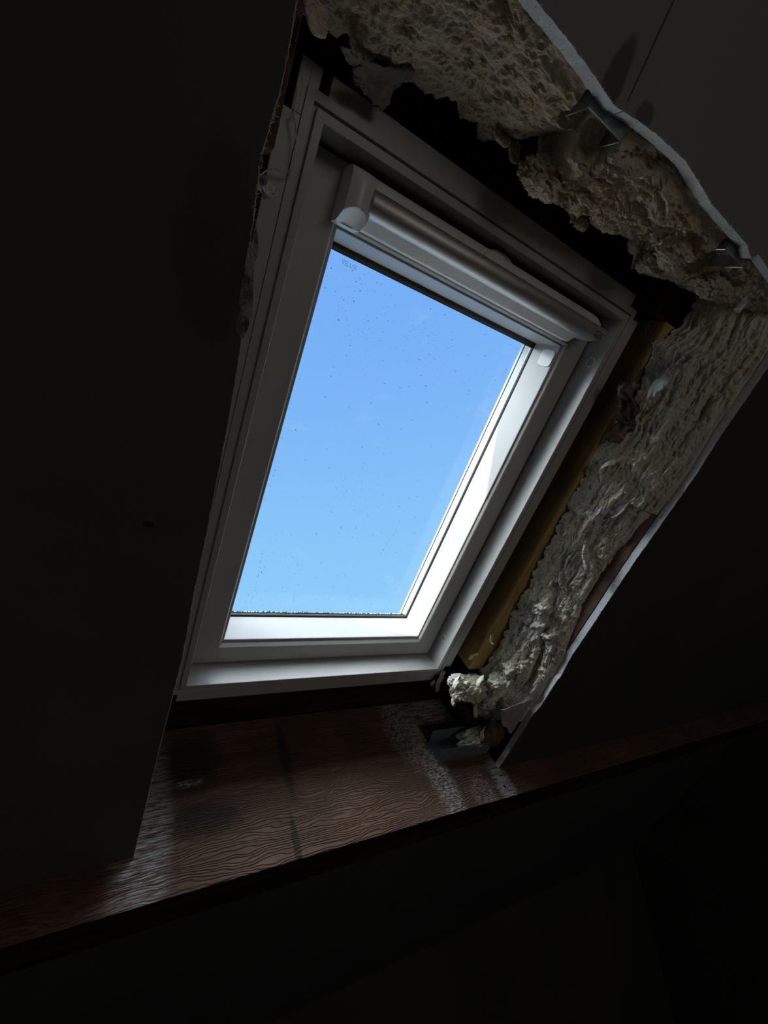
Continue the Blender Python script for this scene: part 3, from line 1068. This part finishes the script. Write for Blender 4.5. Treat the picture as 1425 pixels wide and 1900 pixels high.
# flakes and tufts along it
for px, py, n_, dx, dy, ln, wd, be, sd_ in (
        (1235, 690, .060, -.35, .9, .055, .012, 1.6, 1), (1205, 720, .050, -.9, .2, .040, .011, 1.0, 2), 
         (1165, 920, .075, -.2, -1, .050, .010, -1.2, 5), (1115, 870, .040, -.4, .9, .030, .011, 1.1, 6),
        (1085, 1010, .070, .1, -1, .045, .009, 1.0, 7), (1065, 1120, .07, -.3, -.9, .045, .012, 1.2, 9),
        (1010, 1190, .07, -.2, -.9, .050, .012, 1.3, 10),
        (1040, 1060, .05, -.3, -.8, .04, .010, 1.4, 13), (985, 1160, .055, -.2, .9, .035, .009, 1.5, 14)):
    c = P(px, py, 2, n_)
    curl(c, (dx * .4, dy, .35), ln, wd, .004, sd_, M['wool'], run, be)
for px, py, n_, r, st, sd_ in (
        (1000, 1225, .075, .022, (1.3, .9, .7), 21), (960, 1240, .07, .024, (1.2, 1, .7), 22), (925, 1270, .065, .022, (1.3, .9, .7), 23),
        (985, 1270, .09, .020, (1.1, .9, .7), 24), (945, 1300, .08, .018, (1.2, .9, .8), 25), (905, 1300, .07, .018, (1.1, .8, .8), 27), (1030, 1180, .09, .020, (1.2, .8, .7), 28),
        (1010, 1130, .07, .014, (1.2, .8, .7), 29)):
    tuft(P(px, py, 2, n_), r, st, sd_, M['wool'], run)

clump = tuft(P(872, 1277, 2, .05), .027, (1.45, .85, .8), 31, M['wool'], None, 'mineral_wool_clump', 6, .5)
tag(clump, 'shaggy clump of mineral wool beside the lower right window corner', 'insulation')
tuft(P(912, 1312, 2, .06), .022, (1.4, .9, .8), 33, M['wool'], clump)
tuft(P(850, 1262, 2, .04), .013, (1.6, .8, .8), 34, M['wool'], clump)
for px, py, n_, ln, wd, dx, dy, sd_ in ((850, 1262, .05, .030, .008, -1, .2, 41), (848, 1285, .05, .032, .008, -1, -.5, 42), (885, 1300, .06, .035, .008, -.4, -1, 43), (890, 1262, .05, .03, .008, -1, .6, 44),
                                        (915, 1330, .07, .030, .008, -.3, -1, 45)):
    curl(P(px, py, 2, n_), (dx, dy, .4), ln, wd, .004, sd_, M['wool'], clump, 1.2)
st_ = curl(P(822, 1245, 2, .0), (-.05, -1, .1), .050, .006, .003, 51, M['wool_top'], None, .35, 'mineral_wool_strand')
tag(st_, 'thin yellow wool strand hanging at the lower right window corner', 'insulation')
s2 = curl(P(806, 1262, 2, .0), (-.5, -.4, .1), .014, .005, .003, 52, M['wool'], st_, 1.0)
s3 = curl(P(872, 1222, 2, .02), (.2, 1, .1), .022, .005, .003, 53, M['wool'], clump, .8)
fl2 = curl(P(912, 1178, 2, .03), (-.2, -1, .1), .022, .0025, .001, 54, M['wool'], None, 2.4, 'mineral_wool_flake')
tag(fl2, 'small wool flake stuck to the pine rafter edge', 'insulation')
inn = tuft(P(882, 1368, 2, .070), .020, (1.75, .75, .75), 61, M['wool'], None, 'mineral_wool_clump', 6, .6)
tag(inn, 'yellowish wool clump stuffed in the metal track on the beam', 'insulation')
curl(P(905, 1345, 2, .075), (-1, -.4, .3), .040, .009, .003, 62, M['wool'], inn, 1.0)
curl(P(850, 1385, 2, .080), (1, .3, .3), .040, .006, .003, 63, M['wool'], inn, -.6)

# upper batts
def pocket(t, s):
    # the wool is pushed back around the cut channel ends
    d = 0
    for a_, c_, s0 in ((.178, .238, .62), (.444, .500, .45)):
        if a_ < t < c_ and s > s0:
            d -= .026 * min(1, (s - s0) * 8) * min(1, min(t - a_, c_ - t) * 250)
    return d


def top_run(lowpts, t0, t1, label, seed, NT, nlow, bulge=.006, amp=.0048):
    return wool_strip('mineral_wool_batt', lambda t: (t, lerp_poly(lowpts, t), nlow), lambda t: (t, lerp_poly(top_pts, t) + .004, NE - .001), t0, t1, NT, 110, bulge, amp, seed,
                      M['wool_top'], label, None, (0, -1, .35), (0, .10, 0), .45, rag=.006, extra=pocket)


ta = top_run([(-.06, .752), (-.045, .772), (-.021, .770), (.038, .777), (.09, .784), (.116, .790), (.153, .786), (.182, .796), (.205, .815)], -.040, .212,
             'soft yellow mineral wool batt filling the gap above the window, upper left', 70.3, 360, .020)
tb_ = top_run([(.20, .815), (.215, .790), (.24, .778), (.273, .776), (.30, .786), (.34, .781), (.38, .800), (.43, .812)], .205, .432,
              'ragged mineral wool batt above the window, middle of the three', 75.7, 340, .030, .012, .0085)
tcx = top_run([(.385, .815), (.40, .785), (.439, .772), (.50, .786), (.57, .795), (.66, .80), (.75, .81)], .392, .74,
              'pale mineral wool batt above the window, nearest the upper right corner', 79.1, 420, .020, .010, .0055)
for par, lst in ((tb_, ((1010, 330, .05, .018, 81), (1080, 360, .06, .016, 82), (1130, 290, .08, .018, 83), (1185, 350, .08, .018, 84), (1240, 400, .09, .016, 85))),
                 (tcx, ((1250, 470, .08, .018, 86), (1320, 530, .08, .016, 87), (1210, 490, .05, .014, 88)))):
    for px, py, n_, r, sd_ in lst:
        tuft(P(px, py, 2, n_), r, (1.3, .7, .9), sd_, M['wool_top'], par)
for par, px, py, n_, dx, dy, ln, wd, sd_ in ((ta, 958, 262, .02, -.2, -1, .022, .006, 91), (ta, 930, 235, .03, .4, -1, .018, .008, 92), (ta, 590, 5, .06, -.1, -1, .022, .006, 93),
                                             (tb_, 1130, 385, .03, .3, -1, .018, .008, 94), (tb_, 1060, 385, .03, .8, -.6, .03, .007, 95), (tcx, 1185, 470, .04, -1, .1, .016, .010, 96)):
    curl(P(px, py, 2, n_), (dx, dy, .2), ln, wd, .003, sd_, M['wool_top'], par, .8)


# ================================================================ paper scraps
def crumple(pts2, n_, th, seed, mt, name, label, cat, parent=None, amp=.004, grid=22):
    """a torn sheet through pixel-traced corners, crumpled and given thickness"""
    P4 = [Vector(q) for q in pts2]
    fr_, bk = [], []
    for i in range(grid + 1):
        for j in range(grid + 1):
            s, t = i / grid, j / grid
            p = (P4[0] * (1 - s) + P4[1] * s) * (1 - t) + (P4[3] * (1 - s) + P4[2] * s) * t
            p += Vector((nz(s * 3, t * 3, seed), nz(s * 3 + 4, t * 3, seed), nz(s * 4, t * 4 + 7, seed))) * amp
            e = min(s, t, 1 - s, 1 - t)
            if e < .05:
                p += Vector((nz(s * 17, t * 17, seed + 2), nz(s * 17, t * 17, seed + 5), 0)) * amp * .7
            fr_.append(p)
            bk.append(p + Vector((0, 0, -th)))
    vs = fr_ + bk
    nf = len(fr_)
    fs = []
    g = grid + 1
    for i in range(grid):
        for j in range(grid):
            k = i * g + j
            fs.append((k, k + 1, k + g + 1, k + g))
            fs.append((nf + k, nf + k + g, nf + k + g + 1, nf + k + 1))
    rim = [j for j in range(g)] + [i * g + grid for i in range(1, g)] + [grid * g + j for j in range(grid - 1, -1, -1)] + [i * g for i in range(grid - 1, 0, -1)]
    for a, c_ in zip(rim, rim[1:] + rim[:1]):
        fs.append((a, nf + a, nf + c_, c_))
    o = MB().add(vs, fs).build(name, mt, parent, P4[0] if parent is None else (0, 0, 0), smooth=True)
    if parent is None:
        tag(o, label, cat)
    elif label:
        tag(o, label)
    return o


# kraft facing strip along the right board
kf = MB()
N = 90
vs = []
for i in range(N + 1):
    v_ = .02 + .45 * i / N
    k = math.sin(PI * min(1, (i / N) * .93 + .03)) ** .5
    e = uRv(v_)
    w_ = .022 * k * (1 + .12 * nz(v_ * 60, 1, 1))
    top = (e - .0022, v_, NE - .0008)
    bot = (e - .006 - .25 * w_, v_ + .001 * nz(v_ * 200, 2, 2), NE - .001 - w_)
    vs += [top, bot, (bot[0] + .0012, bot[1], bot[2]), (top[0] + .0012, top[1], top[2])]
fs = []
for i in range(N):
    for k in range(4):
        k2 = (k + 1) % 4
        fs.append((i * 4 + k, i * 4 + k2, (i + 1) * 4 + k2, (i + 1) * 4 + k))
fs += [(0, 1, 2, 3), (N * 4 + 3, N * 4 + 2, N * 4 + 1, N * 4)]
kf.add(vs, fs)
tag(kf.build('kraft_facing', M['kraft'], run), 'brown kraft paper facing')
M['pinkpaper'] = mat('pinkish_paper', (.50, .42, .40), .8, build=two((.62, .55, .54), (.46, .39, .38), 20, .3, .003))
crumple([P(930, 1317, 2, .110), P(990, 1297, 2, .1165), P(948, 1362, 2, .1165), P(930, 1343, 2, .110)], 0, .0006, 3, M['pinkpaper'], 'torn_paper',
        'pinkish torn paper flap beside the lower end of the right plasterboard', 'paper', None, .003)
crumple([P(912, 1333, 2, .095), P(937, 1345, 2, .105), P(936, 1392, 2, .104), P(893, 1378, 2, .088)], 0, .0006, 5, M['kraft'], 'torn_paper',
        'dark brown curled paper tucked in the metal track', 'paper', None, .004)
crumple([P(1150, 712, 2, .030), P(1185, 705, 2, .05), P(1175, 800, 2, .05), P(1143, 775, 2, .03)], 0, .0006, 8, M['kraft'], 'torn_paper',
        'crumpled dark brown paper poking out beside the pine rafter', 'paper', None, .010)
crumple([P(1145, 785, 2, .03), P(1168, 790, 2, .05), P(1148, 825, 2, .05), P(1115, 812, 2, .028)], 0, .0006, 9, M['kraft'], 'torn_paper',
        'pointed scrap of brown paper below the crumpled one by the rafter', 'paper', None, .006)
crumple([P(650, 112, 2, .03), P(770, 128, 2, .035), P(705, 205, 2, .012), P(660, 158, 2, .02)], 0, .0006, 12, M['paper'], 'torn_paper',
        'grey-brown torn paper flap above the upper left window corner', 'paper', None, .004)
crumple([P(1187, 256, 2, .112), P(1212, 262, 2, .116), P(1262, 330, 2, .116), P(1232, 318, 2, .108)], 0, .0006, 18, M['kraft'], 'torn_paper',
        'dark brown paper sliver under the upper plasterboard edge beside the metal channel', 'paper', None, .002)
crumple([P(632, 85, 2, .05), P(672, 105, 2, .045), P(672, 122, 2, .03), P(645, 118, 2, .03)], 0, .0006, 14, M['paper'], 'torn_paper',
        'small grey paper scrap under the upper left wool batt', 'paper', None, .003)
fz = MB()
rnd = random.Random(5)
line = [(560, 130), (561, 150), (553, 200), (551, 205), (543, 208), (548, 230), (550, 262), (547, 285), (545, 314), (530, 320), (508, 313), (492, 318), (484, 325)]
pp = [P(a, c, 2, .006) for a, c in line]
fz.tube(pp, [.0005 + .0003 * rnd.random() for _ in pp], 5)
for a, c in zip(pp, pp[1:]):
    for k in range(14):
        q = a.lerp(c, rnd.random())
        fz.tube([q, q + Vector((rnd.uniform(-.0015, .0015), rnd.uniform(-.0015, .0015), .0006))], [.0003, .0001], 4)
tag(fz.build('paper_fray', M['fray'], None, pp[3], smooth=False), 'thin white frayed paper line beside the upper left frame corner', 'paper')
tw = tuft(P(494, 350, 2, .10), .0042, (1.3, 1.0, .6), 71, M['wool'], None, 'mineral_wool_flake', 5, .6)
tag(tw, 'little pale wool flake on the torn left plasterboard edge', 'insulation')

# ================================================================ metal studwork
def track(name, label, mk, screws, rim=None):
    mb = MB()
    mk(mb)
    o = mb.build(name, M['steel'], bevel=.0002)
    tag(o, label, 'metal channel')
    if rim:
        e_ = MB().tube([(a_, .7988, c_) for a_, c_ in rim], .0008, 6).build('cut_end', M['bright_steel'], o)
        tag(e_, 'bright cut end')
    for s_ in screws:
        s = MB()
        s.tube([s_[0], s_[1]], s_[2], 12)
        s.build('crimp', M['bright_steel'], o)
    return o


t_ = .0009
z0, z1 = .045, .092


def mk1(mb):
    u0, u1 = .527, .668
    mb.prism([(VB + .0002, z0), (VB + .0002, z1), (VB + .0002 + t_, z1), (VB + .0002 + t_, z0)], 0, u0, u1)
    for zz in (z0, z1 - t_):
        d = -.003 if zz == z0 else 0.0
        mb.add([(u0, VB + t_, zz), (u1, VB + t_, zz), (u1 - .002, VB + .042, zz + .001), (u0 - .004 + d, VB + .042, zz - .001),
                (u0, VB + t_, zz + t_), (u1, VB + t_, zz + t_), (u1 - .002, VB + .042, zz + .001 + t_), (u0 - .004 + d, VB + .042, zz - .001 + t_)],
               [(0, 1, 2, 3), (7, 6, 5, 4), (0, 4, 5, 1), (1, 5, 6, 2), (2, 6, 7, 3), (3, 7, 4, 0)])


track('metal_track', 'grey galvanised metal track lying on the beam at lower right', mk1,
      [((.540, VB + .020, z1 - .001), (.541, VB + .021, z1 + .0009), .0013), ((.640, VB + .028, z1 - .001), (.641, VB + .029, z1 + .0009), .0013), ((.536, VB + .024, z0 + .0005), (.537, VB + .025, z0 + .0022), .0013)])


def mk_c(u0, u1, dep, v0):
    def f(mb):
        n1 = NE - .0003
        for (a, c, d, e) in ((u0, u1, n1 - t_, n1), (u0, u0 + t_, n1 - dep, n1), (u1 - t_, u1, n1 - dep, n1),
                             (u0, u0 + .006, n1 - dep, n1 - dep + t_), (u1 - .006, u1, n1 - dep, n1 - dep + t_)):
            mb.box(a, c, v0, 1.10, d, e)
    return f


track('metal_channel', 'galvanised ceiling channel with bright cut end, middle of the upper board edge', mk_c(.183, .233, .027, .799), [], [(.189, NE - .0267), (.1835, NE - .0267), (.1835, NE - .0008), (.2325, NE - .0008), (.2325, NE - .0267), (.227, NE - .0267)])
track('metal_channel', 'galvanised ceiling channel near the upper right corner', mk_c(.448, .498, .050, .799), [], [(.454, NE - .0497), (.4485, NE - .0497), (.4485, NE - .0008), (.4975, NE - .0008), (.4975, NE - .0497), (.492, NE - .0497)])
cd = MB().tube([P(1368, 576, 2, .09), P(1380, 562, 2, .09), P(1392, 546, 2, .092)], .0046, 14)
tag(cd.build('plastic_conduit', M['plastic'], None, P(1380, 562, 2, .09), smooth=False), 'short white plastic conduit stub in the upper right corner', 'conduit')
nl = MB().tube([P(936, 1460, 1, VB - .002), P(936, 1460, 1, VB + .0006)], .0035, 16)
tag(nl.build('screw_head', M['rubber'], None, P(936, 1460, 1, VB)), 'dark screw head in the beam below the right plasterboard', 'screw')

for o in bpy.data.objects:
    if '_b' in o:
        del o['_b']
